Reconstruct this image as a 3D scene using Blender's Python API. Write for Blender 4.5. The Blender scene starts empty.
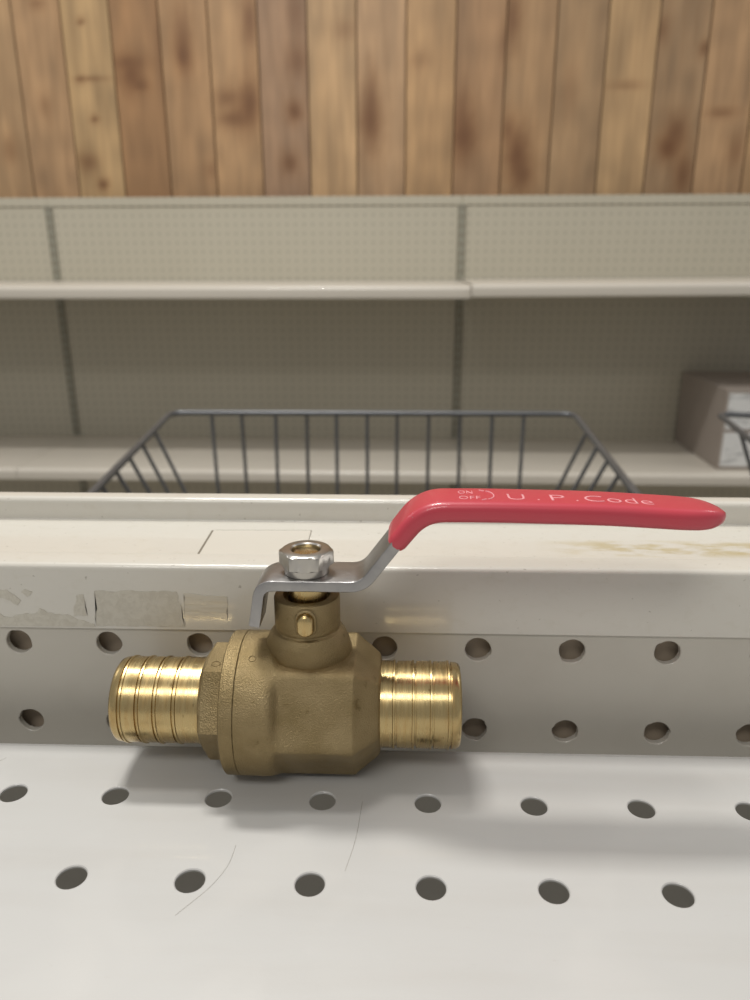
import bpy, bmesh, math, random
from mathutils import Vector, Matrix
PI = math.pi
S = 0.0254                     # all dimensions below are in inches
C = bpy.context.scene.collection
random.seed(7)

# ------------------------------------------------------------------ materials
def lin(c):
    return tuple(((v / 255) / 12.92 if v / 255 <= .04045 else ((v / 255 + .055) / 1.055) ** 2.4) for v in c) + (1,)

class Mat:
    def __init__(s, name, rgb, rough=.5, metal=0., coat=0., spec=.5):
        s.m = bpy.data.materials.new(name); s.m.use_nodes = True
        s.nt = s.m.node_tree; s.b = s.nt.nodes['Principled BSDF']
        s.b.inputs['Base Color'].default_value = lin(rgb)
        s.b.inputs['Roughness'].default_value = rough
        s.b.inputs['Metallic'].default_value = metal
        s.b.inputs['Coat Weight'].default_value = coat
        s.b.inputs['Specular IOR Level'].default_value = spec
        s.col = None; s.nrm = None; s.rgb = rgb
    def n(s, t, **k):
        nd = s.nt.nodes.new(t)
        for a, v in k.items(): setattr(nd, a, v)
        return nd
    def link(s, a, b): s.nt.links.new(a, b)
    def coords(s, scale=(1, 1, 1), rot=(0, 0, 0)):
        tc = s.n('ShaderNodeTexCoord'); mp = s.n('ShaderNodeMapping')
        mp.inputs['Scale'].default_value = [v / S for v in scale]       # inches
        mp.inputs['Rotation'].default_value = rot
        s.link(tc.outputs['Object'], mp.inputs['Vector']); return mp.outputs['Vector']
    def noise(s, scale=(1, 1, 1), sc=1., detail=4, rough=.55, dist=0.):
        t = s.n('ShaderNodeTexNoise'); t.inputs['Scale'].default_value = sc
        t.inputs['Detail'].default_value = detail; t.inputs['Roughness'].default_value = rough
        t.inputs['Distortion'].default_value = dist
        s.link(s.coords(scale), t.inputs['Vector']); return t.outputs['Fac']
    def ramp(s, fac, lo, hi, a=0., b=1.):
        r = s.n('ShaderNodeMapRange'); r.inputs[1].default_value = lo; r.inputs[2].default_value = hi
        r.inputs[3].default_value = a; r.inputs[4].default_value = b
        s.link(fac, r.inputs[0]); return r.outputs[0]
    def tint(s, fac, rgb):
        """mix the base colour towards rgb by fac"""
        mx = s.n('ShaderNodeMix', data_type='RGBA')
        if s.col is None: mx.inputs[6].default_value = lin(s.rgb)
        else: s.link(s.col, mx.inputs[6])
        mx.inputs[7].default_value = lin(rgb); s.link(fac, mx.inputs[0])
        s.col = mx.outputs[2]; s.link(s.col, s.b.inputs['Base Color']); return s
    def bump(s, h, strength=.3, dist=.01):
        b = s.n('ShaderNodeBump'); b.inputs['Strength'].default_value = strength
        b.inputs['Distance'].default_value = dist * S
        if s.nrm is not None: s.link(s.nrm, b.inputs['Normal'])
        s.link(h, b.inputs['Height']); s.nrm = b.outputs[0]; s.link(s.nrm, s.b.inputs['Normal']); return s
    def rgh(s, fac, a, b, lo=.3, hi=.7):
        s.link(s.ramp(fac, lo, hi, a, b), s.b.inputs['Roughness']); return s
    def mul(s, a, b):
        m = s.n('ShaderNodeMath', operation='MULTIPLY'); s.link(a, m.inputs[0]); s.link(b, m.inputs[1]); return m.outputs[0]

M = {}
# glossy off white powder coated shelf deck with faint streaks and scuffs
m = Mat('shelf_enamel', (188, 187, 184), .42, coat=.15)
m.tint(m.ramp(m.noise((.25, 2.2, 1), 1.2, 3), .45, .75, 0, .35), (178, 174, 168))
m.tint(m.ramp(m.noise((.9, .9, 1), .9, 2, dist=.6), .52, .72, 0, .3), (200, 198, 194))
m.tint(m.ramp(m.noise((6, 40, 1), 1.4, 3), .70, .76, 0, .35), (166, 158, 148))
m.rgh(m.noise((1, 1, 1), .8), .38, .5); m.bump(m.noise((1, 1, 1), 30, 2), .05, .01)
M['deck'] = m.m
m = Mat('panel_enamel', (190, 185, 174), .42, coat=.1)
m.tint(m.ramp(m.noise((1, 1, 1), 1.1, 4), .5, .8, 0, .3), (170, 163, 150))
m.bump(m.noise((1, 1, 1), 22, 2), .06, .01)
M['panel'] = m.m
# top rail: off white with dust, speckle and a yellowed stain
m = Mat('rail_enamel', (207, 203, 193), .28, coat=.4)
m.tint(m.ramp(m.noise((1.5, 2.5, 2.5), 3.2, 7, .75), .52, .8, 0, .35), (186, 178, 158))
m.tint(m.ramp(m.noise((7, 14, 7), 2, 2), .70, .75, 0, .6), (140, 132, 116))
geo = m.n('ShaderNodeTexCoord'); sx = m.n('ShaderNodeSeparateXYZ'); m.link(geo.outputs['Object'], sx.inputs[0])
def band(mm, out, c, w):          # 1 inside c-w .. c+w, soft edge
    a = mm.n('ShaderNodeMath', operation='SUBTRACT'); a.inputs[1].default_value = c * S; mm.link(out, a.inputs[0])
    b = mm.n('ShaderNodeMath', operation='ABSOLUTE'); mm.link(a.outputs[0], b.inputs[0])
    return mm.ramp(b.outputs[0], w * S, w * S * .5, 0, 1)
st = m.mul(m.mul(band(m, sx.outputs[0], 3.4, 1.7), band(m, sx.outputs[1], .72, .28)), m.ramp(m.noise((1.4, 4, 1), 1.6, 5), .42, .56))
m.tint(m.mul(st, m.ramp(m.noise((1, 1, 1), 8), .2, .8, .5, .95)), (182, 168, 128))
M['rail'] = m.m
m = Mat('sticker_glue', (200, 195, 182), .6)
m.tint(m.ramp(m.noise((1, 1, 1), 9, 5, .7, 1.), .42, .6, 0, .7), (186, 180, 166)); m.bump(m.noise((1, 1, 1), 16, 4), .3, .02)
M['glue'] = m.m
m = Mat('clear_tape', (202, 196, 182), .35, coat=.3); m.bump(m.noise((1, 3, 5), 3, 2), .4, .03)
M['tape'] = m.m
M['decal'] = Mat('plate_enamel', (204, 199, 188), .35).m
M['groove'] = Mat('groove_dark', (120, 112, 98), .8).m  # flat dark grey-brown for plate line, scratches, slots and basket feet
m = Mat('inner_steel', (176, 160, 140), .7); M['inner'] = m.m
m = Mat('lower_deck_steel', (128, 128, 130), .6); m.tint(m.noise((1, 1, 1), .7), (116, 114, 110)); M['under'] = m.m

def dots(name, rgb, dark, k):
    m = Mat(name, rgb, .6)
    v = m.coords((1, 1, 1)); fr = m.n('ShaderNodeVectorMath', operation='FRACTION'); m.link(v, fr.inputs[0])
    sb = m.n('ShaderNodeVectorMath', operation='SUBTRACT'); sb.inputs[1].default_value = (.5, .5, .5); m.link(fr.outputs[0], sb.inputs[0])
    ml = m.n('ShaderNodeVectorMath', operation='MULTIPLY'); ml.inputs[1].default_value = (1, 0, 1); m.link(sb.outputs[0], ml.inputs[0])
    ln = m.n('ShaderNodeVectorMath', operation='LENGTH'); m.link(ml.outputs[0], ln.inputs[0])
    m.tint(m.ramp(m.noise((1, 1, 1), .06, 3), .35, .7, 0, .4), dark)
    m.tint(m.ramp(ln.outputs['Value'], .20, .12, 0, k), (66, 62, 52)); return m.m
M['far_panel'] = dots('perforated_panel_paint', (186, 180, 163), (176, 170, 153), .28)
m = Mat('far_shelf_paint', (206, 199, 187), .38, coat=.1); m.tint(m.ramp(m.noise((.3, 1, 1), .15), .4, .7, 0, .4), (190, 184, 172)); M['far_shelf'] = m.m
m = Mat('upright_steel', (148, 146, 132), .55, metal=.2); M['upright'] = m.m
m = Mat('wire_steel', (112, 114, 117), .4, metal=.55); m.tint(m.noise((1, 1, 1), .5), (96, 98, 101)); M['wire'] = m.m
m = Mat('cardboard', (160, 150, 141), .85); m.tint(m.noise((1, 1, 1), .4), (150, 139, 130)); M['card'] = m.m
m = Mat('white_print', (222, 222, 220), .6); m.tint(m.ramp(m.noise((.5, 1, 1.6), 1.1, 4), .55, .62, 0, .5), (150, 150, 150)); M['print'] = m.m
m = Mat('floor_tile', (168, 164, 154), .35); m.tint(m.noise((1, 1, 1), .12), (150, 146, 136)); M['floor'] = m.m
# metals of the valve
m = Mat('cast_brass', (158, 140, 105), .42, metal=1)
m.tint(m.ramp(m.noise((1, 1, 1), 2.2, 5, .6), .4, .68, 0, .6), (126, 109, 74))
m.tint(m.ramp(m.noise((1, 1, 1), 9, 3), .66, .74, 0, .5), (98, 78, 44))
m.rgh(m.noise((1, 1, 1), 3), .36, .56); m.bump(m.noise((1, 1, 1), 70, 3, .6), .75, .013)
M['cast'] = m.m
m = Mat('bright_brass', (196, 174, 126), .28, metal=1)
m.tint(m.ramp(m.noise((6, 1.4, 1.4), 3, 4), .45, .7, 0, .6), (184, 152, 100))
m.tint(m.ramp(m.noise((1, 1, 1), 14, 3), .66, .72, 0, .5), (120, 92, 50))
m.rgh(m.noise((14, 1, 1), 2), .2, .33)
m.bump(m.noise((40, .5, .5), 1, 2), .03, .01)
M['brass'] = m.m
m = Mat('nickel_steel', (190, 186, 178), .28, metal=1)
m.tint(m.ramp(m.noise((1, 1, 1), 4, 4), .4, .7, 0, .5), (158, 158, 162)); m.bump(m.noise((1, 1, 1), 16, 3), .06, .006)
M['steel'] = m.m
m = Mat('brushed_zinc', (172, 170, 168), .36, metal=1)
m.tint(m.ramp(m.noise((1, 1, 1), 3, 5), .4, .7, 0, .6), (130, 130, 134)); m.bump(m.noise((14, 14, 3), 2, 3), .25, .012)
M['zinc'] = m.m
m = Mat('red_vinyl', (194, 60, 74), .36, coat=.3)
m.tint(m.ramp(m.noise((1, 1, 1), 1.3, 3), .4, .7, 0, .4), (186, 70, 84)); m.bump(m.noise((1, 3, 3), 4, 2), .05, .01)
M['vinyl'] = m.m
M['ink'] = Mat('pale_ink', (232, 158, 164), .5).m

# ------------------------------------------------------------------ helpers
def link(name, bm, mats, parent=None, origin=(0, 0, 0), smooth=None, bevel=None):
    o3 = Vector(origin)
    if parent is not None and parent.get('_o') is not None: o3 = Vector(parent['_o'])
    bmesh.ops.translate(bm, verts=bm.verts, vec=-o3)
    bmesh.ops.scale(bm, verts=bm.verts, vec=(S, S, S))
    bmesh.ops.recalc_face_normals(bm, faces=bm.faces)
    me = bpy.data.meshes.new(name); bm.to_mesh(me); bm.free()
    if not isinstance(mats, (list, tuple)): mats = [mats]
    for k in mats: me.materials.append(k)
    ob = bpy.data.objects.new(name, me); C.objects.link(ob)
    if parent is not None: ob.parent = parent; ob['_o'] = list(o3)
    else: ob.location = o3 * S; ob['_o'] = list(o3)
    if bevel:
        bv = ob.modifiers.new('bevel', 'BEVEL'); bv.width = bevel * S; bv.segments = 3; bv.limit_method = 'ANGLE'
    if smooth is not None:
        for p in me.polygons: p.use_smooth = True
        me.set_sharp_from_angle(angle=math.radians(smooth))
    return ob

def thing(name, label, cat, origin, group=None):
    o = bpy.data.objects.new(name, None); C.objects.link(o); o.empty_display_size = .01
    o.location = Vector(origin) * S; o['_o'] = list(origin)
    return tag(o, label, cat, group)
def tag(o, label, cat, group=None):
    o['label'] = label; o['category'] = cat
    if group: o['group'] = group
    return o
def struct(name, bm, mat, **k):
    o = link(name, bm, mat, **k); o['kind'] = 'structure'; return o

def box(bm, x0, x1, y0, y1, z0, z1, mi=0):
    v = [bm.verts.new(p) for p in ((x0,y0,z0),(x1,y0,z0),(x1,y1,z0),(x0,y1,z0),(x0,y0,z1),(x1,y0,z1),(x1,y1,z1),(x0,y1,z1))]
    for f in ((0,3,2,1),(4,5,6,7),(0,1,5,4),(1,2,6,5),(2,3,7,6),(3,0,4,7)):
        bm.faces.new([v[i] for i in f]).material_index = mi

def lathe(bm, prof, seg=96, axis='x', c=(0, 0, 0), cap=True):
    """prof: list of (t along axis, radius)"""
    rings = []
    for t, r in prof:
        ring = []
        for i in range(seg):
            a = 2 * PI * i / seg; u, w = r * math.cos(a), r * math.sin(a)
            p = (t, u, w) if axis == 'x' else (u, w, t)
            ring.append(bm.verts.new((p[0] + c[0], p[1] + c[1], p[2] + c[2])))
        rings.append(ring)
    for a, b in zip(rings, rings[1:]):
        for i in range(seg): bm.faces.new((a[i], a[(i + 1) % seg], b[(i + 1) % seg], b[i]))
    if cap: bm.faces.new(rings[0]); bm.faces.new(rings[-1])

def tube(bm, pts, r, seg=8, closed=False):
    pts = [Vector(p) for p in pts]; n = len(pts); rings = []
    up = None
    for i in range(n):
        if closed: t = (pts[(i + 1) % n] - pts[i - 1]).normalized()
        else: t = (pts[min(i + 1, n - 1)] - pts[max(i - 1, 0)]).normalized()
        if up is None:
            up = Vector((0, 0, 1)) if abs(t.z) < .9 else Vector((0, 1, 0))
        a = t.cross(up).normalized(); up = a.cross(t).normalized()
        rings.append([bm.verts.new(pts[i] + r * (math.cos(2*PI*k/seg) * a + math.sin(2*PI*k/seg) * up)) for k in range(seg)])
    rng = range(n) if closed else range(n - 1)
    for i in rng:
        a, b = rings[i], rings[(i + 1) % n]
        for k in range(seg): bm.faces.new((a[k], a[(k + 1) % seg], b[(k + 1) % seg], b[k]))
    if not closed: bm.faces.new(rings[0]); bm.faces.new(rings[-1])

def extrude_x(bm, prof, x0, x1, skew=0.):
    """closed YZ outline swept along X"""
    a = [bm.verts.new((x0, y, z)) for y, z in prof]; b = [bm.verts.new((x1, y + skew, z)) for y, z in prof]
    n = len(prof)
    for i in range(n): bm.faces.new((a[i], a[(i + 1) % n], b[(i + 1) % n], b[i]))
    bm.faces.new(a[::-1]); bm.faces.new(b)

def sheet_outline(center, th):
    """open YZ polyline -> closed outline of a sheet of thickness th"""
    L, R = [], []
    for i, p in enumerate(center):
        p = Vector(p); a = Vector(center[max(i - 1, 0)]); b = Vector(center[min(i + 1, len(center) - 1)])
        t = (b - a).normalized(); nrm = Vector((-t.y, t.x))
        L.append(p + nrm * th / 2); R.append(p - nrm * th / 2)
    return [tuple(v) for v in L + R[::-1]]

def fillet(pts, r, k=5):
    """round the inner corners of a 2-D/3-D polyline"""
    out = [Vector(pts[0])]
    for i in range(1, len(pts) - 1):
        p, a, b = Vector(pts[i]), Vector(pts[i - 1]), Vector(pts[i + 1])
        rr = r[i] if isinstance(r, (list, tuple)) else r
        da, db = (a - p), (b - p); d = min(rr, da.length * .49, db.length * .49)
        s, e = p + da.normalized() * d, p + db.normalized() * d
        for j in range(k + 1):
            t = j / k; out.append(s.lerp(p, t).lerp(p.lerp(e, t), t))
    out.append(Vector(pts[-1])); return out

def perforated(bm, xs, vs, holes, th, place, r, rag=0., seg=32, bev=.012):
    """sheet on the (x, v) plane: cell edges xs, vs; holes = {(i, j): centre}; place(x, v, d) gives the 3-D point, d = depth"""
    for i in range(len(xs) - 1):
        for j in range(len(vs) - 1):
            x0, x1, v0, v1 = xs[i], xs[i + 1], vs[j], vs[j + 1]
            if (i, j) not in holes:
                for d in (0, th):
                    bm.faces.new([bm.verts.new(place(x, v, d)) for x, v in ((x0, v0), (x1, v0), (x1, v1), (x0, v1))])
                continue
            cx, cv = holes[(i, j)]; rnd = random.Random(i * 31 + j * 77); ph = rnd.random() * 6
            rad = [r * (1 + rag * (.4 * math.sin(3 * t * 2 * PI / seg + ph) + .5 * rnd.uniform(-1, 1))) for t in range(seg)]
            if rag:
                for q in range(rnd.choice((1, 2))):
                    w = rnd.randrange(seg)
                    for e in range(3): rad[(w + e) % seg] = r * (1.07 if e < 2 else 1.04)
            loops = []
            for kind in range(5):
                lp = []
                for t in range(seg):
                    a = 2 * PI * t / seg; ca, sa = math.cos(a), math.sin(a)
                    if kind in (0, 4):
                        tx = ((x1 - cx) if ca > 0 else (cx - x0)) / max(abs(ca), 1e-6)
                        tv = ((v1 - cv) if sa > 0 else (cv - v0)) / max(abs(sa), 1e-6)
                        # square boundary, 45 degree samples snap to the cell corners
                        if t % 8 == 4: X, V = (x1 if ca > 0 else x0), (v1 if sa > 0 else v0)
                        else:
                            q = min(tx, tv); X, V = cx + q * ca, cv + q * sa
                        d = 0 if kind == 0 else th
                    else:
                        rr = rad[t] + (bev if kind == 1 else 0); X, V = cx + rr * ca, cv + rr * sa
                        d = {1: 0, 2: bev, 3: th}[kind]
                    lp.append(bm.verts.new(place(X, V, d)))
                loops.append(lp)
            for a, b in zip(loops, loops[1:]):
                for t in range(seg): bm.faces.new((a[t], a[(t + 1) % seg], b[(t + 1) % seg], b[t]))
    bmesh.ops.remove_doubles(bm, verts=bm.verts, dist=1e-4)

# ================================================================== THE SETTING
FLOOR = -38.0
bm = bmesh.new(); box(bm, -140, 140, -60, 97, FLOOR - 1, FLOOR); struct('floor', bm, M['floor'])

# board wall behind the far gondola: real boards, the wood colour held per vertex
WY = 97.5
# places of knots and smears (x, z, radius x, radius z, strength), inches on the wall
knots = [(-37.1,30.6,0.35,0.3,0.8),(-42.0,32.4,0.9,0.6,0.35),(-37.9,24.7,0.4,0.3,0.9),(-36.5,24.7,1.6,0.22,0.5),(-36.7,20.5,0.4,0.35,0.8),(-38.1,15.8,1.1,1,0.5),(-36.5,13.3,0.6,0.6,0.8),(-31.8,25.1,1.3,1.5,0.75),(-32.1,26.4,2,0.7,0.5),(-30.9,24.0,0.9,0.5,0.6),(-28.2,27.6,0.5,4,0.3),(-25.5,28.1,0.9,3,0.6),(-25.7,26.9,0.7,1.1,0.7),(-17.7,30.5,0.8,2.6,0.65),(-20.7,22.6,1.3,0.9,0.5),(-18.1,22.0,1.1,2.4,0.85),(-20.1,20.4,1.6,0.9,0.6),(-12.4,26.4,1.2,1.6,0.5),(-12.9,21.1,0.8,1,0.9),(-13.6,15.6,0.9,1.1,0.65),(-12.4,31.2,0.9,2.2,0.4),(-4.0,20.1,1.1,2.8,0.8),(-3.8,23.1,0.5,2.5,0.35),(11.9,30.3,0.9,2.6,0.65),(11.3,28.2,0.6,2,0.35),(6.9,18.3,1.3,2.2,0.9),(6.5,20.9,1,2.6,0.4),(13.2,16.3,1.2,2.6,0.85),(14.0,14.1,1.1,1.5,0.6),(12.0,19.0,0.7,1.6,0.5),(30.7,16.9,1.1,1.2,0.95),(31.4,18.8,1.2,1.6,0.6),(32.7,14.0,1,2.2,0.7),(36.3,20.6,1.6,0.5,0.45),(33.5,27.1,0.5,0.7,0.6),(28.6,29.0,0.7,1.3,0.45),(-47.4,17.2,0.9,1.5,0.3),(-42.5,22.0,0.7,1.2,0.25),(1.7,26.3,1.2,0.8,0.2),(18.9,23.1,1,3,0.2),(25.1,23.5,2,0.4,0.3),(38.4,16.6,0.8,1.6,0.35),(-6.9,29.4,1.2,1,0.25),(-23.1,14.9,1,1,0.25)]
tones = {-1: (172, 140, 104), 0: (168, 135, 100), 1: (174, 144, 104), 2: (150, 115, 80), 3: (164, 130, 94), 4: (170, 136, 99), 5: (148, 119, 93), 6: (178, 146, 108), 7: (172, 140, 106), 8: (173, 139, 100), 9: (156, 123, 90), 10: (162, 130, 95), 11: (158, 129, 96), 12: (168, 138, 101), 13: (152, 124, 93), 14: (168, 135, 100), 15: (162, 130, 94)}
bm = bmesh.new(); cl = bm.loops.layers.float_color.new('wood')
def hsh(a, b): return (math.sin(a * 12.9898 + b * 78.233) * 43758.5453) % 1
def vn(x, y):
    xi, yi = math.floor(x), math.floor(y); fx, fy = x - xi, y - yi; fx = fx*fx*(3-2*fx); fy = fy*fy*(3-2*fy)
    return (hsh(xi,yi)*(1-fx)+hsh(xi+1,yi)*fx)*(1-fy)+(hsh(xi,yi+1)*(1-fx)+hsh(xi+1,yi+1)*fx)*fy
for bi in range(-9, 24):
    x0 = -45.1 + 5.645 * bi; x1 = x0 + 5.645; g = .09
    base = tones.get(bi - 0 if bi >= -1 else bi, None)
    base = tones.get(bi) or random.choice(list(tones.values()))
    fine = -1 <= bi <= 15
    nx = 14 if fine else 2; z0, z1 = 9.0, 52.0; nz = 90 if fine else 2
    zs = [FLOOR] + [z0 + (z1 - z0) * k / nz for k in range(nz + 1)] + [70.]
    grid = []
    for z in zs:
        row = [bm.verts.new((x0 + g + (x1 - x0 - 2 * g) * k / nx, WY - .35, z)) for k in range(nx + 1)]
        grid.append(row)
    def colr(x, z):
        w = vn(x * .9 + bi * 17.3, z * .12) * .5 + vn(x * 2.6 + bi * 5.1, z * .35 + 9) * .3 + vn(x * .5 + 3, z * .5 + bi * 7.7) * .3
        f = .88 + .33 * w
        c = [v * f for v in base]
        for kx, kz, rx, rz, st_ in knots:
            if not (x0 < kx < x1 and x0 <= x <= x1): continue
            d = ((x - kx) / rx) ** 2 + ((z - kz) / rz) ** 2
            d *= .75 + .6 * vn(x * 2.1 + kx, z * 1.3 + kz)
            if d < 6:
                q = st_ * math.exp(-d * 1.05) * 1.05; c = [v * (1 - q) + t * q for v, t in zip(c, (94, 60, 36))]
                q = st_ * math.exp(-d * .35) * .32; c = [v * (1 - q) + t * q for v, t in zip(c, (152, 106, 62))]
        return lin(c)
    cc = {}
    for r_ in grid:
        for v in r_: cc[v] = colr(v.co.x, min(max(v.co.z, 9), 52))
    for a, b in zip(grid, grid[1:]):
        for k in range(nx):
            f = bm.faces.new((a[k], a[k + 1], b[k + 1], b[k]))
            for lp in f.loops: lp[cl] = cc[lp.vert]
    # bevelled edges and groove
    for side, xe, xo in ((0, x0 + g, x0), (-1, x1 - g, x1)):
        for a, b in zip(grid, grid[1:]):
            va, vb = a[side], b[side]
            wa = bm.verts.new((xo, WY, va.co.z)); wb = bm.verts.new((xo, WY, vb.co.z))
            f = bm.faces.new((va, vb, wb, wa) if side == 0 else (va, wa, wb, vb))
            for lp in f.loops: lp[cl] = lin([v * .78 for v in base])
m = Mat('knotty_boards', (165, 130, 92), .55, coat=.1)
at_ = m.n('ShaderNodeVertexColor', layer_name='wood'); m.col = at_.outputs[0]; m.link(m.col, m.b.inputs['Base Color'])
m.tint(m.ramp(m.noise((2.5, 1, .12), 1.2, 5), .45, .8, 0, .35), (130, 96, 62))
bmw = bmesh.new(); box(bmw, -140, 140, WY, WY + .5, FLOOR, 70)
wb_ = struct('wall_back', bmw, M['inner'])
wo = link('board_cladding', bm, m.m, parent=wb_)

# ================================================================== NEAR SHELVING
DK0, PY = 4.9, 7.23     # first hole row, perforated back panel
sk = .0061               # the deck edge runs very slightly out of square
# perforated deck
XR = range(-12, 13)
xs = [-17] + [k for k in range(-12, 13)] + [31]
def dplace(x, v, d): return (x, v + (sk * x if v > 6.5 else 0), -d)
vs = [-6.3, 4.4, 5.4, 6.4, 6.655]
holes = {}
for i in range(len(xs) - 1):
    if xs[i + 1] - xs[i] == 1:
        for j in (1, 2): holes[(i, j)] = (xs[i] + .5, DK0 + (j - 1) * 1.0)
bm = bmesh.new(); perforated(bm, xs, vs, holes, .026, dplace, .124, seg=32, bev=.009)
sh = thing('perforated_shelf', 'off-white steel shelf with two rows of round holes under the brass valve', 'shelf', (0, 0, 0))
link('deck', bm, M['deck'], sh, smooth=25)
bm = bmesh.new()  # rear bend of the deck and the front lip
def bend(x):
    return
prof = sheet_outline(fillet([(6.655, -.0225), (6.70, -.03), (6.715, -.42)], .04), .045)
a = [bm.verts.new((-17, y + sk * -17, z)) for y, z in prof]; b = [bm.verts.new((31, y + sk * 31, z)) for y, z in prof]
for i in range(len(prof)): bm.faces.new((a[i], a[(i+1) % len(prof)], b[(i+1) % len(prof)], b[i]))
bm.faces.new(a[::-1]); bm.faces.new(b)
link('flange', bm, M['deck'], sh, smooth=50)
bm = bmesh.new(); extrude_x(bm, sheet_outline(fillet([(-6.3, -.0225), (-6.55, -.0225), (-6.55, -1.5), (-6.2, -1.5)], .1), .045), -17, 31)
link('shelf_lip', bm, M['deck'], sh, smooth=50)
for x in (-16.9, 30.8):
    bm = bmesh.new()   # side bracket carrying the shelf
    v = [bm.verts.new((x + dx, y, z)) for dx in (0, .12) for y, z in ((7.0, -.05), (-6, -.05), (-6, -.9), (7.0, -3))]
    bm.faces.new(v[:4]); bm.faces.new(v[4:])
    for i in range(4): bm.faces.new((v[i], v[(i+1) % 4], v[4 + (i+1) % 4], v[4 + i]))
    link('bracket', bm, M['rail'], sh)

def scratch(pts):
    bm = bmesh.new(); tube(bm, [Vector((x, y, .0005)) for x, y in fillet(pts, .2, 6)], .0014, 6)
    link('scratch', bm, M['groove'], sh, smooth=60)['label'] = 'fine dark hairline scratch'
scratch([(-1.203, 5.305), (-1.21, 5.08), (-1.30, 4.85), (-1.52, 4.55)])
scratch([(-.12, 5.9), (-.15, 5.4), (-.22, 5.05)])
scratch([(-3.98, 6.28), (-3.9, 6.34), (-3.84, 6.42)])

# back of the gondola: perforated panel, top rail, inner panel, base
gb = thing('gondola_frame', 'off-white gondola back with perforated panel and flat top rail, right behind the valve', 'store shelving', (0, 8, FLOOR))
P = 1.0066
xs = [-17] + [(k - .5) * P + .051 for k in range(-12, 14)] + [31]
vs = [FLOOR + 4] + [-6.583, -5.583, -4.583, -3.583, -2.583, -1.583, -.583, .417] + [1.2]
vs = [FLOOR + 4, -3.6, -2.6, -1.6, -.6, .4, 1.4]
holes = {}
for i in range(1, len(xs) - 2):
    for j in (4, 5): holes[(i, j)] = ((xs[i] + xs[i + 1]) / 2, vs[j] + .5 + .0)
bm = bmesh.new()
perforated(bm, xs, vs, holes, .07, lambda x, v, d: (x, PY + d, v), .138, rag=.014, seg=32, bev=.008)
link('perforated_panel', bm, M['panel'], gb, smooth=25)
bm = bmesh.new(); box(bm, -17, 31, 7.42, 7.52, FLOOR + 4, 1.6); link('backing_panel', bm, M['inner'], gb)
LZ, LB = 2.075, 9.0
rail = fillet([(7.215, 1.105), (7.215, 1.835), (7.52, 1.845), (7.58, 1.80), (8.74, 1.80), (8.76, LZ), (LB, LZ), (LB + .02, 1.1)],
              [0, .05, .03, .03, .03, .06, .05, 0], 5)
bm = bmesh.new()
prof = sheet_outline(rail, .03)
n_ = len(prof); segs = []
for x in [-17, 31]:
    t = .0022
    segs.append([bm.verts.new((x, y, z + t * x)) for y, z in prof])
for i in range(n_): bm.faces.new((segs[0][i], segs[0][(i+1) % n_], segs[1][(i+1) % n_], segs[1][i]))
bm.faces.new(segs[0][::-1]); bm.faces.new(segs[1])
tr = link('top_rail', bm, M['rail'], smooth=40, origin=(0, 7.2, 1.8))
# keep the rail a child of the frame with its own origin (textures use it)
tr.parent = gb; tr.location = (Vector((0, 7.2, 1.8)) - Vector((0, 8, FLOOR))) * S

def in_rail(name, bm, mat, **k):
    o = link(name, bm, mat, origin=(0, 7.2, 1.8), **k); o.parent = tr; o.location = (0, 0, 0); return o
# raised blank plate on the rail
bm = bmesh.new()
q = [(-1.985, 7.545), (-2.01, 8.31), (-.85, 8.34), (-.83, 7.56)]
def prism(bm, poly, z0, z1):
    a = [bm.verts.new((x, y, z0)) for x, y in poly]; b = [bm.verts.new((x, y, z1)) for x, y in poly]
    bm.faces.new(a[::-1]); bm.faces.new(b)
    for i in range(len(poly)): bm.faces.new((a[i], a[(i+1) % len(poly)], b[(i+1) % len(poly)], b[i]))
prism(bm, q, 1.81, 1.838)
in_rail('cover_plate', bm, M['decal'], bevel=.008)
bm = bmesh.new()
prism(bm, [(-2.02, 7.58), (-2.045, 8.345), (-2.01, 8.35), (-1.985, 7.58)], 1.812, 1.820)
prism(bm, [(-2.01, 8.315), (-2.01, 8.36), (-.85, 8.39), (-.85, 8.345)], 1.812, 1.820)
o = in_rail('plate_gap', bm, M['groove']); o['label'] = 'thin dark line round the blank plate'
# torn sticker residue on the rail face
def patch(poly, rag, y=7.1985, th=.004, step=.04, seed=1):
    rnd = random.Random(seed); pts = []
    n = len(poly)
    for i in range(n):
        a, b = Vector(poly[i]), Vector(poly[(i + 1) % n]); L = (b - a).length; k = max(1, int(L / step))
        nr = Vector((-(b - a).y, (b - a).x)).normalized()
        for j in range(k):
            p = a.lerp(b, j / k); o_ = rag[i] * (rnd.uniform(-1, 1) * .6 + math.sin(j * .7 + i) * .5) if j else 0
            pts.append(p + nr * o_)
    bm = bmesh.new()
    a = [bm.verts.new((p.x, y - th, p.y)) for p in pts]; b = [bm.verts.new((p.x, y + .004, p.y)) for p in pts]
    bm.faces.new(a); bm.faces.new(b[::-1])
    for i in range(len(pts)): bm.faces.new((a[i], b[i], b[(i+1) % len(pts)], a[(i+1) % len(pts)]))
    bmesh.ops.triangulate(bm, faces=bm.faces)
    return bm
in_rail('sticker_residue', patch([(-3.07, 1.13), (-3.04, 1.545), (-2.16, 1.55), (-2.12, 1.40), (-2.10, 1.14)], [.03, .012, .03, .02, .006], seed=4), M['glue'])
in_rail('sticker_residue', patch([(-4.6, 1.11), (-4.6, 1.26), (-3.95, 1.24), (-3.62, 1.31), (-3.3, 1.22), (-3.09, 1.15), (-3.08, 1.12)], [0, .03, .03, .03, .03, .01, .0], seed=8), M['glue'])
in_rail('sticker_residue', patch([(-4.3, 1.55), (-4.0, 1.54), (-3.86, 1.42), (-3.9, 1.36), (-4.1, 1.45), (-4.3, 1.4)], [.02]*6, seed=11), M['glue'])
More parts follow.
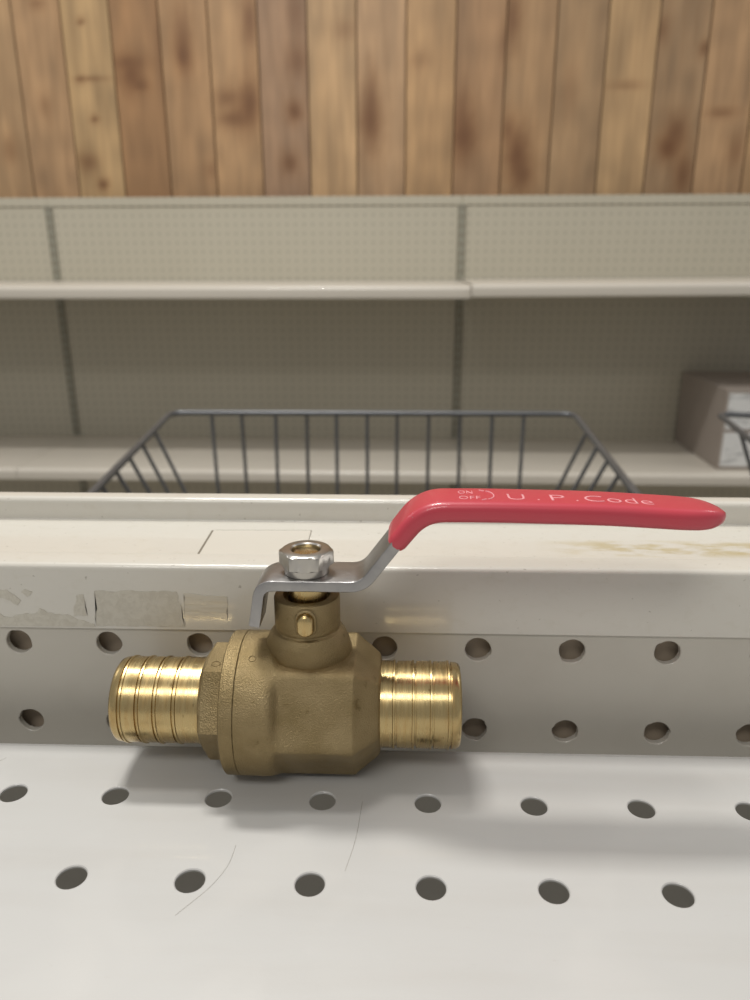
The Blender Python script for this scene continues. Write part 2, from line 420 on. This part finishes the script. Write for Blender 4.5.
in_rail('sticker_residue', patch([(-3.3, 1.24), (-3.25, 1.48), (-3.17, 1.5), (-3.15, 1.25)], [.015]*4, seed=12), M['glue'])
in_rail('sticker_residue', patch([(-3.84, 1.52), (-3.80, 1.55), (-3.72, 1.52), (-3.78, 1.46)], [.01]*4, seed=14), M['glue'])
o = in_rail('tape_scrap', patch([(-2.09, 1.25), (-2.08, 1.53), (-1.62, 1.50), (-1.63, 1.24)], [.008]*4, seed=15, th=.006), M['tape']); o['label'] = 'shiny yellowed scrap of tape'
# unseen lower deck, added against light from below, uprights and base of the gondola
bm = bmesh.new(); box(bm, -17, 31, -7, 7.2, -14.06, -14.0); box(bm, -17, 31, -7.1, -7, -15.3, -13.9)
tag(link('light_block_shelf', bm, M['under'], origin=(0, 0, -14)), 'grey shelf deck one level down, unseen, added to block light from below', 'shelf')
bm = bmesh.new(); box(bm, -17, 31, -7.5, LB, FLOOR, FLOOR + 4); link('base_deck', bm, M['rail'], gb, bevel=.1)
for x in (-18.1, 30.95):
    bm = bmesh.new(); box(bm, x, x + 1.15, 7.3, LB, FLOOR + 4.0, 1.7); link('upright', bm, M['upright'], gb, bevel=.06)

# ================================================================== BALL VALVE
VX, VY, VZ = -.66, 6.475, .705
va = thing('ball_valve', 'brass ball valve with ribbed ends and red lever lying on the perforated shelf', 'valve', (VX, VY, 0))
def hex_r(a, R, ph=0.):                 # inradius R hexagon with flats up and down
    k = PI / 3; t = (a + ph + PI / 2 + k / 2) % k - k / 2
    return R / math.cos(t)
def body_mesh(stations, seg=120, ph=0., cap=1.15):
    bm = bmesh.new(); rings = []
    for x, R, t in stations:
        ring = []
        for i in range(seg):
            a = 2 * PI * i / seg
            ro = min(hex_r(a, R, ph), R * cap)
            r = R * (1 - t) + ro * t
            ring.append(bm.verts.new((x, VY + r * math.cos(a), VZ + r * math.sin(a))))
        rings.append(ring)
    for a, b in zip(rings, rings[1:]):
        for i in range(seg): bm.faces.new((a[i], a[(i+1) % seg], b[(i+1) % seg], b[i]))
    bm.faces.new(rings[0][::-1]); bm.faces.new(rings[-1]); return bm
bodyst = [(-1.295, .60, 0), (-1.295, .698, 0), (-1.289, .702, 0), (-1.22, .702, 0), (-1.1, .704, 0), (-1.02, .702, 0), (-.99, .697, 0), (-.95, .675, .25), (-.925, .645, .55), (-.90, .622, .85), (-.87, .612, 1),
          (-.5, .610, 1), (-.215, .610, 1), (-.20, .606, 1), (-.185, .592, 1), (.01, .455, .9), (.03, .44, .8), (.04, .42, .5), (.04, .3, 0)]
bd = link('body', body_mesh(bodyst, 180, math.radians(-7), 1.135), M['cast'], va, smooth=32)
# cast marks on the body: small raised rings
bm = bmesh.new()
def ring_mark(bm, x, phi, R, r0, nphi):
    # phi up from the side that faces the aisle's near side; nphi = direction the facet faces
    c = Vector((x, VY - R * math.cos(phi), VZ + R * math.sin(phi))); nrm = Vector((0, -math.cos(nphi), math.sin(nphi)))
    u = Vector((1, 0, 0)); v = nrm.cross(u)
    tube(bm, [c + r0 * (math.cos(2*PI*k/24) * u + math.sin(2*PI*k/24) * v) for k in range(24)], .006, 6, True)
rad_ = math.radians
ring_mark(bm, -.72, rad_(42), .640, .034, rad_(23))
link('cast_ring', bm, M['cast'], bd, smooth=60)
bm = bmesh.new(); ring_mark(bm, -1.16, rad_(66), .703, .032, rad_(66)); link('cast_ring', bm, M['cast'], bd, smooth=60)
# end collar and end adapter
bm = bmesh.new(); lathe(bm, [(-1.435, .50), (-1.435, .685), (-1.425, .698), (-1.304, .702), (-1.2985, .698), (-1.2985, .60)], 128, 'x', (0, VY, VZ))
ea = link('end_cap', bm, M['cast'], va, smooth=32)
hexst = [(-1.685, .40, 0), (-1.685, .455, 0), (-1.675, .475, .5), (-1.655, .488, .9), (-1.635, .495, 1), (-1.45, .497, 1), (-1.43, .494, 1)]
ad = link('hex_collar', body_mesh(hexst), M['cast'], ea, smooth=24)
bm = bmesh.new(); ring_mark(bm, -1.545, rad_(73.5), .517, .042, rad_(90))
link('cast_ring', bm, M['cast'], ad, smooth=60)
# ribbed ends
def barb(x0, x1):
    L = x1 - x0; n = []
    s = 1 if L > 0 else -1; L = abs(L); R = .418
    pr = [(0, R), (.12, R)]
    pos = [.13, .31, .49, .67]
    if s: pass
    # ribs lean outwards: steep face to the body, groove line beside it
    for e in (.63, .445, .275, .105):
        p = L - e
        pr += [(p - .03, R + .001), (p - .024, R + .010), (p - .008, R + .011), (p - .005, R - .020), (p + .012, R - .020), (p + .014, R)]
    pr += [(L - .045, R - .004), (L - .02, R - .014), (L - .004, R - .035), (L, R - .06), (L, R - .10), (L - .3, R - .10), (L - .3, .05)]
    bm = bmesh.new(); lathe(bm, [(x0 + s * t, r) for t, r in pr], 128, 'x', (0, VY, VZ)); return bm
link('ribbed_end', barb(-1.66, -2.565), M['brass'], va, smooth=35)
link('ribbed_end', barb(.03, .815), M['brass'], va, smooth=35)
# boss and packing neck
bm = bmesh.new()
lathe(bm, [(.75, .43), (1.10, .43), (1.25, .428), (1.35, .418), (1.43, .395), (1.50, .36), (1.54, .33), (1.552, .306), (1.565, .302), (1.58, .310), (1.60, .314), (1.865, .312), (1.885, .305), (1.89, .285), (1.89, .225), (1.83, .222), (1.83, .18)], 96, 'z', (VX - .005, VY, 0))
for v in bm.verts:
    if v.co.z < 1.53: v.co.y = VY + (v.co.y - VY) * (.82 + .18 * max(0, (v.co.z - 1.35) / .18))
nk = link('packing_neck', bm, M['cast'], va, smooth=30)
# stop pin
bm = bmesh.new()
r_ = .072; pin = []
ol = [(r_ * math.cos(a), .036 + r_ * math.sin(a)) for a in [PI * k / 12 for k in range(13)]] + [(r_ * math.cos(a) , -.045 + r_ * .8 * math.sin(a)) for a in [PI + PI * k / 12 for k in range(13)]]
rings = []
for y, sc in ((VY - .25, 1), (VY - .385, 1), (VY - .40, .92), (VY - .408, .78)):
    rings.append([bm.verts.new((VX + .02 + x * sc, y, 1.735 + z * sc)) for x, z in ol])
for a, b in zip(rings, rings[1:]):
    for i in range(len(ol)): bm.faces.new((a[i], a[(i+1) % len(ol)], b[(i+1) % len(ol)], b[i]))
bm.faces.new(rings[0]); bm.faces.new(rings[-1])
o = link('stop_pin', bm, M['brass'], va, smooth=50)
bm = bmesh.new(); tube(bm, [(VX + .02 + x * 1.16, VY - .322, 1.735 + z * 1.12) for x, z in ol], .018, 8, True)
link('pin_fillet', bm, M['cast'], o, smooth=60)
# stem
bm = bmesh.new(); pr = [(1.70, .185), (2.01, .185), (2.015, .16), (2.12, .13)]
z = 2.12
while z < 2.295: pr += [(z, .131), (z + .008, .121), (z + .016, .131)]; z += .016
pr += [(2.312, .118), (2.318, .10), (2.316, .02)]
lathe(bm, pr, 48, 'z', (VX, VY, 0)); link('stem', bm, M['brass'], va, smooth=30)
# washer and nut
bm = bmesh.new(); lathe(bm, [(2.12, .14), (2.12, .206), (2.126, .212), (2.188, .212), (2.194, .206), (2.194, .14)], 72, 'z', (VX, VY, 0))
link('washer', bm, M['steel'], va, smooth=40)
bm = bmesh.new(); AF = .226; seg = 96; rot = math.radians(1.5); rings = []
def hexr(a): k = PI / 3; t = (a - rot + PI / 2 + k / 2) % k - k / 2; return AF / math.cos(t)
for z, lim in ((2.195, .14), (2.195, .226), (2.207, .264), (2.318, .264), (2.332, .250), (2.342, .228), (2.349, .212), (2.351, .150), (2.339, .134), (2.195, .134)):
    rings.append([bm.verts.new((VX + min(hexr(2*PI*i/seg), lim) * math.cos(2*PI*i/seg), VY + min(hexr(2*PI*i/seg), lim) * math.sin(2*PI*i/seg), z)) for i in range(seg)])
for a, b in zip(rings, rings[1:] + rings[:1]):
    for i in range(seg): bm.faces.new((a[i], a[(i+1) % seg], b[(i+1) % seg], b[i]))
link('hex_nut', bm, M['steel'], va, smooth=28)

# lever: swept strap
def sweep(path, secs, k=8):
    """path: XZ centre points; secs(i, s) -> (width, thickness, corner radius)"""
    bm = bmesh.new(); rings = []; n = len(path); ds = [0]
    for a, b in zip(path, path[1:]): ds.append(ds[-1] + (b - a).length)
    for i, p in enumerate(path):
        t = (path[min(i + 1, n - 1)] - path[max(i - 1, 0)]).normalized(); nr = Vector((-t.y, t.x))
        w, th, cr, yc = secs(ds[i], ds[-1]); cr = min(cr, th / 2 * .999, w / 2 * .999); ring = []
        for q, (sy, sn) in enumerate(((1, 1), (-1, 1), (-1, -1), (1, -1))):
            for j in range(k + 1):
                a = q * PI / 2 + j * PI / 2 / k
                y = sy * (w / 2 - cr) + cr * math.cos(a); nn = sn * (th / 2 - cr) + cr * math.sin(a)
                ring.append(bm.verts.new((p.x + nr.x * nn, VY + yc + y, p.y + nr.y * nn)))
        rings.append(ring)
    for a, b in zip(rings, rings[1:]):
        for i in range(len(a)): bm.faces.new((a[i], a[(i+1) % len(a)], b[(i+1) % len(a)], b[i]))
    bm.faces.new(rings[0][::-1]); bm.faces.new(rings[-1]); return bm
def resample(pts, step):
    out = [pts[0].copy()]
    for a, b in zip(pts, pts[1:]):
        L = (b - a).length; k = max(1, int(round(L / step)))
        for j in range(1, k + 1): out.append(a.lerp(b, j / k))
    return out
hp = fillet([Vector((-1.135, 1.655)), Vector((-1.065, 2.067)), Vector((-.125, 2.067)), Vector((.36, 2.725))], [0, .12, .12, 0], 10)
hp = resample(hp, .05)
def hs(s, L):
    # the stop tab is narrower than the plate
    w = .34 + (.49 - .34) * min(1, max(0, (s - .33) / .20)) ** .7
    w = min(w, .49 - .0 * s)
    return w, .104, .012, -.5 * (.49 - w) * (1 if s < 1 else 0)
hd = link('lever', sweep(hp, hs, 3), M['zinc'], va, smooth=30)
gp = fillet([Vector((.168, 2.46)), Vector((.415, 2.785)), Vector((1.0, 2.79)), Vector((2.0, 2.775)), Vector((3.115, 2.715))], [0, .22, .2, .3, 0], 12)
gp = resample(gp, .045)
def gs(s, L):
    w, th, cr = .52, .175, .075
    th += .02 * min(1, s / .5)
    e = L - s
    if e < .55: u = 1 - e / .55; w *= max(.14, math.sqrt(max(0, 1 - u ** 2.6)))
    if e < .3: u = 1 - e / .3; th *= max(.3, math.sqrt(max(0, 1 - (u * .95) ** 2.2)))
    if s < .02: w -= .02; th -= .02
    return w, th, cr, 0
# finer samples near the tip
tip = gp[-1]; prev = gp[-2]
gp = gp[:-8] + resample(gp[-8:], .012)
gr = link('vinyl_grip', sweep(gp, gs, 6), M['vinyl'], hd, smooth=60); gr['label'] = 'red vinyl grip'
# pale lettering on top of the grip
def ztop(x):
    c = 2.79 if x < 1 else (2.79 - .015 * (x - 1) if x < 2 else 2.775 - .0538 * (x - 2))
    return c + .0975
bm = bmesh.new()
def text(bm, s, x, y, h, wscale=1., width=None):
    cu = bpy.data.curves.new('t', 'FONT'); cu.body = s; cu.size = 1; cu.resolution_u = 4; cu.offset = -.014
    ob = bpy.data.objects.new('t', cu); C.objects.link(ob)
    dg = bpy.context.evaluated_depsgraph_get(); me = bpy.data.meshes.new_from_object(ob.evaluated_get(dg))
    xs_ = [v.co.x for v in me.vertices]; x0, x1 = min(xs_), max(xs_)
    f = width / (x1 - x0) if width else h * wscale
    b2 = bmesh.new(); b2.from_mesh(me)
    for v in b2.verts:
        X = x + (v.co.x - x0) * f; Y = y + v.co.y * h; v.co = (X, Y, ztop(X) + .0015)
    r = bmesh.ops.extrude_face_region(b2, geom=b2.faces[:])
    for v in r['geom']:
        if isinstance(v, bmesh.types.BMVert): v.co.z -= .006
    m2 = bpy.data.meshes.new('x'); b2.to_mesh(m2); b2.free(); bm.from_mesh(m2)
    bpy.data.meshes.remove(m2); bpy.data.objects.remove(ob); bpy.data.curves.remove(cu); bpy.data.meshes.remove(me)
for s, x, w in (('U', 1.17, .15), ('.', 1.425, .02), ('P', 1.55, .13), ('.', 1.765, .02), ('Code', 1.85, .60)):
    text(bm, s, x, VY - .12, .24, width=w)
text(bm, 'ON', .735, VY + .03, .13, width=.13); text(bm, 'OFF', .735, VY - .13, .13, width=.19)
pts = [(.96 + .09 * math.cos(a), VY - .01 + .125 * math.sin(a)) for a in [-1.25 + 2.5 * k / 14 for k in range(15)]]
tube(bm, [(x, y, ztop(x) + .0) for x, y in pts], .006, 6)
for a, b in (((.975, VY - .13), (.93, VY - .155)), ((.975, VY + .11), (.93, VY + .135))):
    tube(bm, [(a[0], a[1], ztop(a[0])), (b[0], b[1], ztop(b[0]))], .006, 6)
link('lettering', bm, M['ink'], hd)['label'] = 'pale printed lettering on the grip'

# ================================================================== WIRE BASKETS ON LEGS
def wire_basket():
    t = thing('wire_basket', 'grey wire basket behind the red lever, standing in the aisle', 'basket', (-1.7, 33, FLOOR))
    Z = -4.0; D = 12.0; zb = Z - D
    fl, fr, nl, nr_ = Vector((-13.8, 44.2, Z)), Vector((10.35, 44.5, Z)), Vector((-11.55, 22.5, Z)), Vector((9.05, 22.5, Z))
    ins = 4.2
    bfl, bfr, bnl, bnr = Vector((-13.3 + ins, 43.6, zb)), Vector((9.9 - ins, 43.9, zb)), Vector((-10.6 + ins, 25.5, zb)), Vector((7.5 - ins, 25.5, zb))
    def rnd(c, r):
        out = []
        n = len(c)
        for i in range(n):
            p, a, b = c[i], c[i - 1], c[(i + 1) % n]
            s, e = p + (a - p).normalized() * r, p + (b - p).normalized() * r
            for j in range(6): q = j / 5; out.append(s.lerp(p, q).lerp(p.lerp(e, q), q))
        return out
    bm = bmesh.new(); tube(bm, rnd([fl, fr, nr_, nl], .9), .17, 10, True); link('rim', bm, M['wire'], t, smooth=60)
    bm = bmesh.new(); tube(bm, rnd([bfl, bfr, bnr, bnl], .8), .14, 8, True); link('base_rim', bm, M['wire'], t, smooth=60)
    def side(name, a, b, c, d, n, bulge=None, ks=None):
        bm = bmesh.new()
        for k in (ks or [(i + .5) / n for i in range(n)]):
            tube(bm, [a.lerp(b, k), c.lerp(d, k)], .105, 6)
        for q in (.55,):
            tube(bm, [a.lerp(c, q), b.lerp(d, q)], .1, 6)
        link(name, bm, M['wire'], t, smooth=60)
    ks = [(x + 13.8) / 24.15 for x in (-11.35, -9.53, -7.48, -5.6, -3.81, -1.96, -.17, 1.72, 3.6, 5.5, 7.39)]
    # the rear wires hang nearly plumb: feet take the same X
    bm = bmesh.new()
    for k in ks:
        p = fl.lerp(fr, k); e = Vector((max(bfl.x, min(bfr.x, p.x * 1.0)), bfl.y, zb))
        if p.x < bfl.x or p.x > bfr.x: e = Vector((p.x * .98, 43.8, Z - 6.5)); 
        tube(bm, [p, e], .105, 6)
    tube(bm, [fl.lerp(bfl, .55), fr.lerp(bfr, .55)], .1, 6)
    link('wire_wall', bm, M['wire'], t, smooth=60)
    kk = [.10 + .125 * i for i in range(8)]
    side('wire_wall', fl, nl, bfl, bnl, 0, ks=[.22, .355, .475, .585, .69, .79, .89])
    side('wire_wall', fr, nr_, bfr, bnr, 0, ks=[.21, .355, .475, .585, .69, .79, .89])
    side('wire_wall', nl, nr_, bnl, bnr, 9)
    bm = bmesh.new()
    for k in range(1, 10): tube(bm, [bfl.lerp(bfr, k / 10), bnl.lerp(bnr, k / 10)], .1, 6)
    for k in range(1, 6): tube(bm, [bfl.lerp(bnl, k / 6), bfr.lerp(bnr, k / 6)], .1, 6)
    link('wire_grid', bm, M['wire'], t, smooth=60)
    for c in (bfl, bfr, bnl, bnr):
        bm = bmesh.new(); tube(bm, [c, Vector((c.x, c.y, FLOOR + .3))], .35, 10)
        lg = link('leg', bm, M['wire'], t, smooth=60)
        bm = bmesh.new(); lathe(bm, [(FLOOR, .5), (FLOOR + .1, .55), (FLOOR + .5, .5), (FLOOR + .7, .36)], 16, 'z', (c.x, c.y, 0)); link('foot', bm, M['groove'], lg, smooth=60)
    return t
def copy_tree(o, parent=None):
    c = o.copy(); C.objects.link(c)
    if parent is not None: c.parent = parent
    for ch in list(o.children): copy_tree(ch, c)
    return c
wb = wire_basket(); wb['group'] = 'wire baskets in the aisle'
w2 = copy_tree(wb)
w2['label'] = 'grey wire basket cut off by the right edge, in front of the box'
a2 = math.radians(-14)
corner = Vector((-13.3 + 1.7, 44.1 - 33)); rc = Vector((corner.x * math.cos(a2) - corner.y * math.sin(a2), corner.x * math.sin(a2) + corner.y * math.cos(a2)))
w2.rotation_euler.z = a2
w2.location = Vector((19.35 - rc.x, 44.6 - rc.y, FLOOR)) * S

# ================================================================== FAR GONDOLA
FY = 92.0
ux = [-41.33 - 48, -41.33, 6.67, 54.67]
fg = thing('gondola_frame', 'long beige gondola back of perforated panels and slotted uprights in front of the board wall', 'store shelving', (0, FY + 1, FLOOR))
for i in range(3):
    bm = bmesh.new(); x0, x1 = ux[i] + .46, ux[i + 1] - .46
    box(bm, x0, x1, FY, FY + .2, FLOOR + 5, 10.45)
    link('perforated_panel', bm, M['far_panel'], fg, bevel=.03)
    bm = bmesh.new(); box(bm, ux[i] + .01, ux[i + 1] - .01, FY - .12, FY + 1.6, 10.5, 11.5); link('top_cap', bm, M['far_panel'], fg, bevel=.1)
for x in ux:
    bm = bmesh.new(); box(bm, x - .42, x + .42, FY - .15, FY + 1.5, FLOOR, 10.6)
    up = link('upright', bm, M['upright'], fg, bevel=.05)
    bm = bmesh.new()
    zz = FLOOR + 6
    while zz < 10.2:
        box(bm, x - .3, x - .15, FY - .17, FY - .14, zz, zz + .55); box(bm, x + .15, x + .3, FY - .17, FY - .14, zz, zz + .55); zz += 1
    link('bracket_slots', bm, M['groove'], up)
bm = bmesh.new(); box(bm, ux[0], ux[-1], FY - 20, FY - .6, FLOOR, FLOOR + 4); link('kick_base', bm, M['far_shelf'], fg, bevel=.1)
def far_shelf(i, z, Y0, label, tilt=0., dz=0., depth=1.25, first=[None]):
    x0, x1 = ux[i] + .03, ux[i + 1] - .03
    t = thing('store_shelf', label, 'shelf', ((x0 + x1) / 2, FY - .2, z), 'empty beige shelves across the aisle')
    bm = bmesh.new()
    extrude_x(bm, sheet_outline(fillet([(FY - .2, z - .05), (Y0, z - .05), (Y0 - .22, z - .35), (Y0 - .22, z - depth), (Y0 + .4, z - depth)], [0, .15, .1, .15, 0], 4), .1), x0, x1)
    link('deck', bm, M['far_shelf'], t, smooth=40)
    for x in (x0 + .45, x1 - .45):
        bm = bmesh.new()
        v = [bm.verts.new((x + dx, y, zz)) for dx in (-.06, .06) for y, zz in ((FY - .2, z - .12), (Y0 + 1.5, z - .12), (Y0 + 1.5, z - .9), (FY - .2, z - 1.7))]
        bm.faces.new(v[:4]); bm.faces.new(v[4:][::-1])
        for k in range(4): bm.faces.new((v[k], v[(k+1) % 4], v[4 + (k+1) % 4], v[4 + k]))
        link('bracket', bm, M['far_shelf'], t)
    t.rotation_euler.y = tilt; t.location.z += dz * S
    return t
far_shelf(0, 2.25, 76.6, 'beige shelf of the upper row, cut off by the left edge', 0, 0)
far_shelf(1, 2.25, 76.6, 'empty beige shelf of the upper row, between the two slotted uprights', 0, 0)
far_shelf(2, 2.25, 76.2, 'empty beige shelf of the upper row at right, tilted slightly up', math.radians(-.35), .30)
far_shelf(0, -16.6, 76.4, 'beige shelf of the lower row, cut off by the left edge', 0, 0)
far_shelf(1, -16.6, 76.4, 'empty beige shelf of the lower row, seen through the wire basket', 0, 0)
far_shelf(2, -16.6, 76.4, 'beige shelf of the lower row at right, carrying the box', 0, 0)

# carton on the lower right shelf
bxo = thing('cardboard_box', 'cardboard box with white printed front on the lower far shelf at right', 'box', (40, 84.5, -16.6))
bm = bmesh.new(); box(bm, 33.4, 47.0, 78.0, 91.3, -16.595, -8.1); link('carton', bm, M['card'], bxo, bevel=.12)
bm = bmesh.new(); box(bm, 33.6, 46.8, 77.94, 78.02, -16.2, -12.6); box(bm, 33.6, 46.8, 77.94, 78.02, -12.2, -8.5); link('white_print', bm, M['print'], bxo)
bm = bmesh.new(); box(bm, 33.45, 46.95, 84.0, 86.4, -8.12, -8.05); link('flap_tape', bm, M['card'], bxo)

# ================================================================== LIGHT
def lamp(x, y, z, sx, sy, power, col=(1, .975, .93)):
    l = bpy.data.lights.new('ceiling_lamp', 'AREA'); l.shape = 'RECTANGLE'; l.size = sx * S; l.size_y = sy * S; l.energy = power; l.color = col
    o = bpy.data.objects.new('ceiling_lamp', l); C.objects.link(o); o.location = Vector((x, y, z)) * S; return o
lamp(-17, 35, 84, 22, 8, 32)
lamp(-8, 13, 84, 24, 10, 10)
lamp(-110, 60, 84, 48, 24, 14)
lamp(92, 60, 84, 48, 24, 14)
lamp(-20, -60, 84, 48, 24, 24)
w = bpy.data.worlds.new('room_air'); bpy.context.scene.world = w; w.use_nodes = True
w.node_tree.nodes['Background'].inputs[0].default_value = (1, .985, .965, 1)
w.node_tree.nodes['Background'].inputs[1].default_value = .34

# ================================================================== CAMERA
f, yaw, pit, rol, cx, cz = 751.1353, .0393, .3132, -.0021, .2374, 4.9261
fwd = Vector((-math.sin(yaw) * math.cos(pit), math.cos(yaw) * math.cos(pit), -math.sin(pit)))
r = Vector((math.cos(yaw), math.sin(yaw), 0)); u = r.cross(fwd)
r2 = math.cos(rol) * r + math.sin(rol) * u; u2 = -math.sin(rol) * r + math.cos(rol) * u
cd = bpy.data.cameras.new('camera'); cam = bpy.data.objects.new('camera', cd); C.objects.link(cam)
cam.matrix_world = Matrix(((r2.x, u2.x, -fwd.x, cx * S), (r2.y, u2.y, -fwd.y, 0), (r2.z, u2.z, -fwd.z, cz * S), (0, 0, 0, 1)))
cd.sensor_fit = 'VERTICAL'; cd.sensor_height = 36; cd.sensor_width = 27; cd.lens = f / 1000 * 36; cd.clip_start = .01; cd.clip_end = 50
cd.dof.use_dof = True; cd.dof.focus_distance = 7.1 * S; cd.dof.aperture_fstop = 19
sc = bpy.context.scene; sc.camera = cam
sc.view_settings.view_transform = 'Standard'; sc.view_settings.look = 'None'; sc.view_settings.exposure = 0.; sc.view_settings.gamma = 1
sc.view_settings.use_curve_mapping = False
for o in bpy.data.objects:
    if '_o' in o: del o['_o']
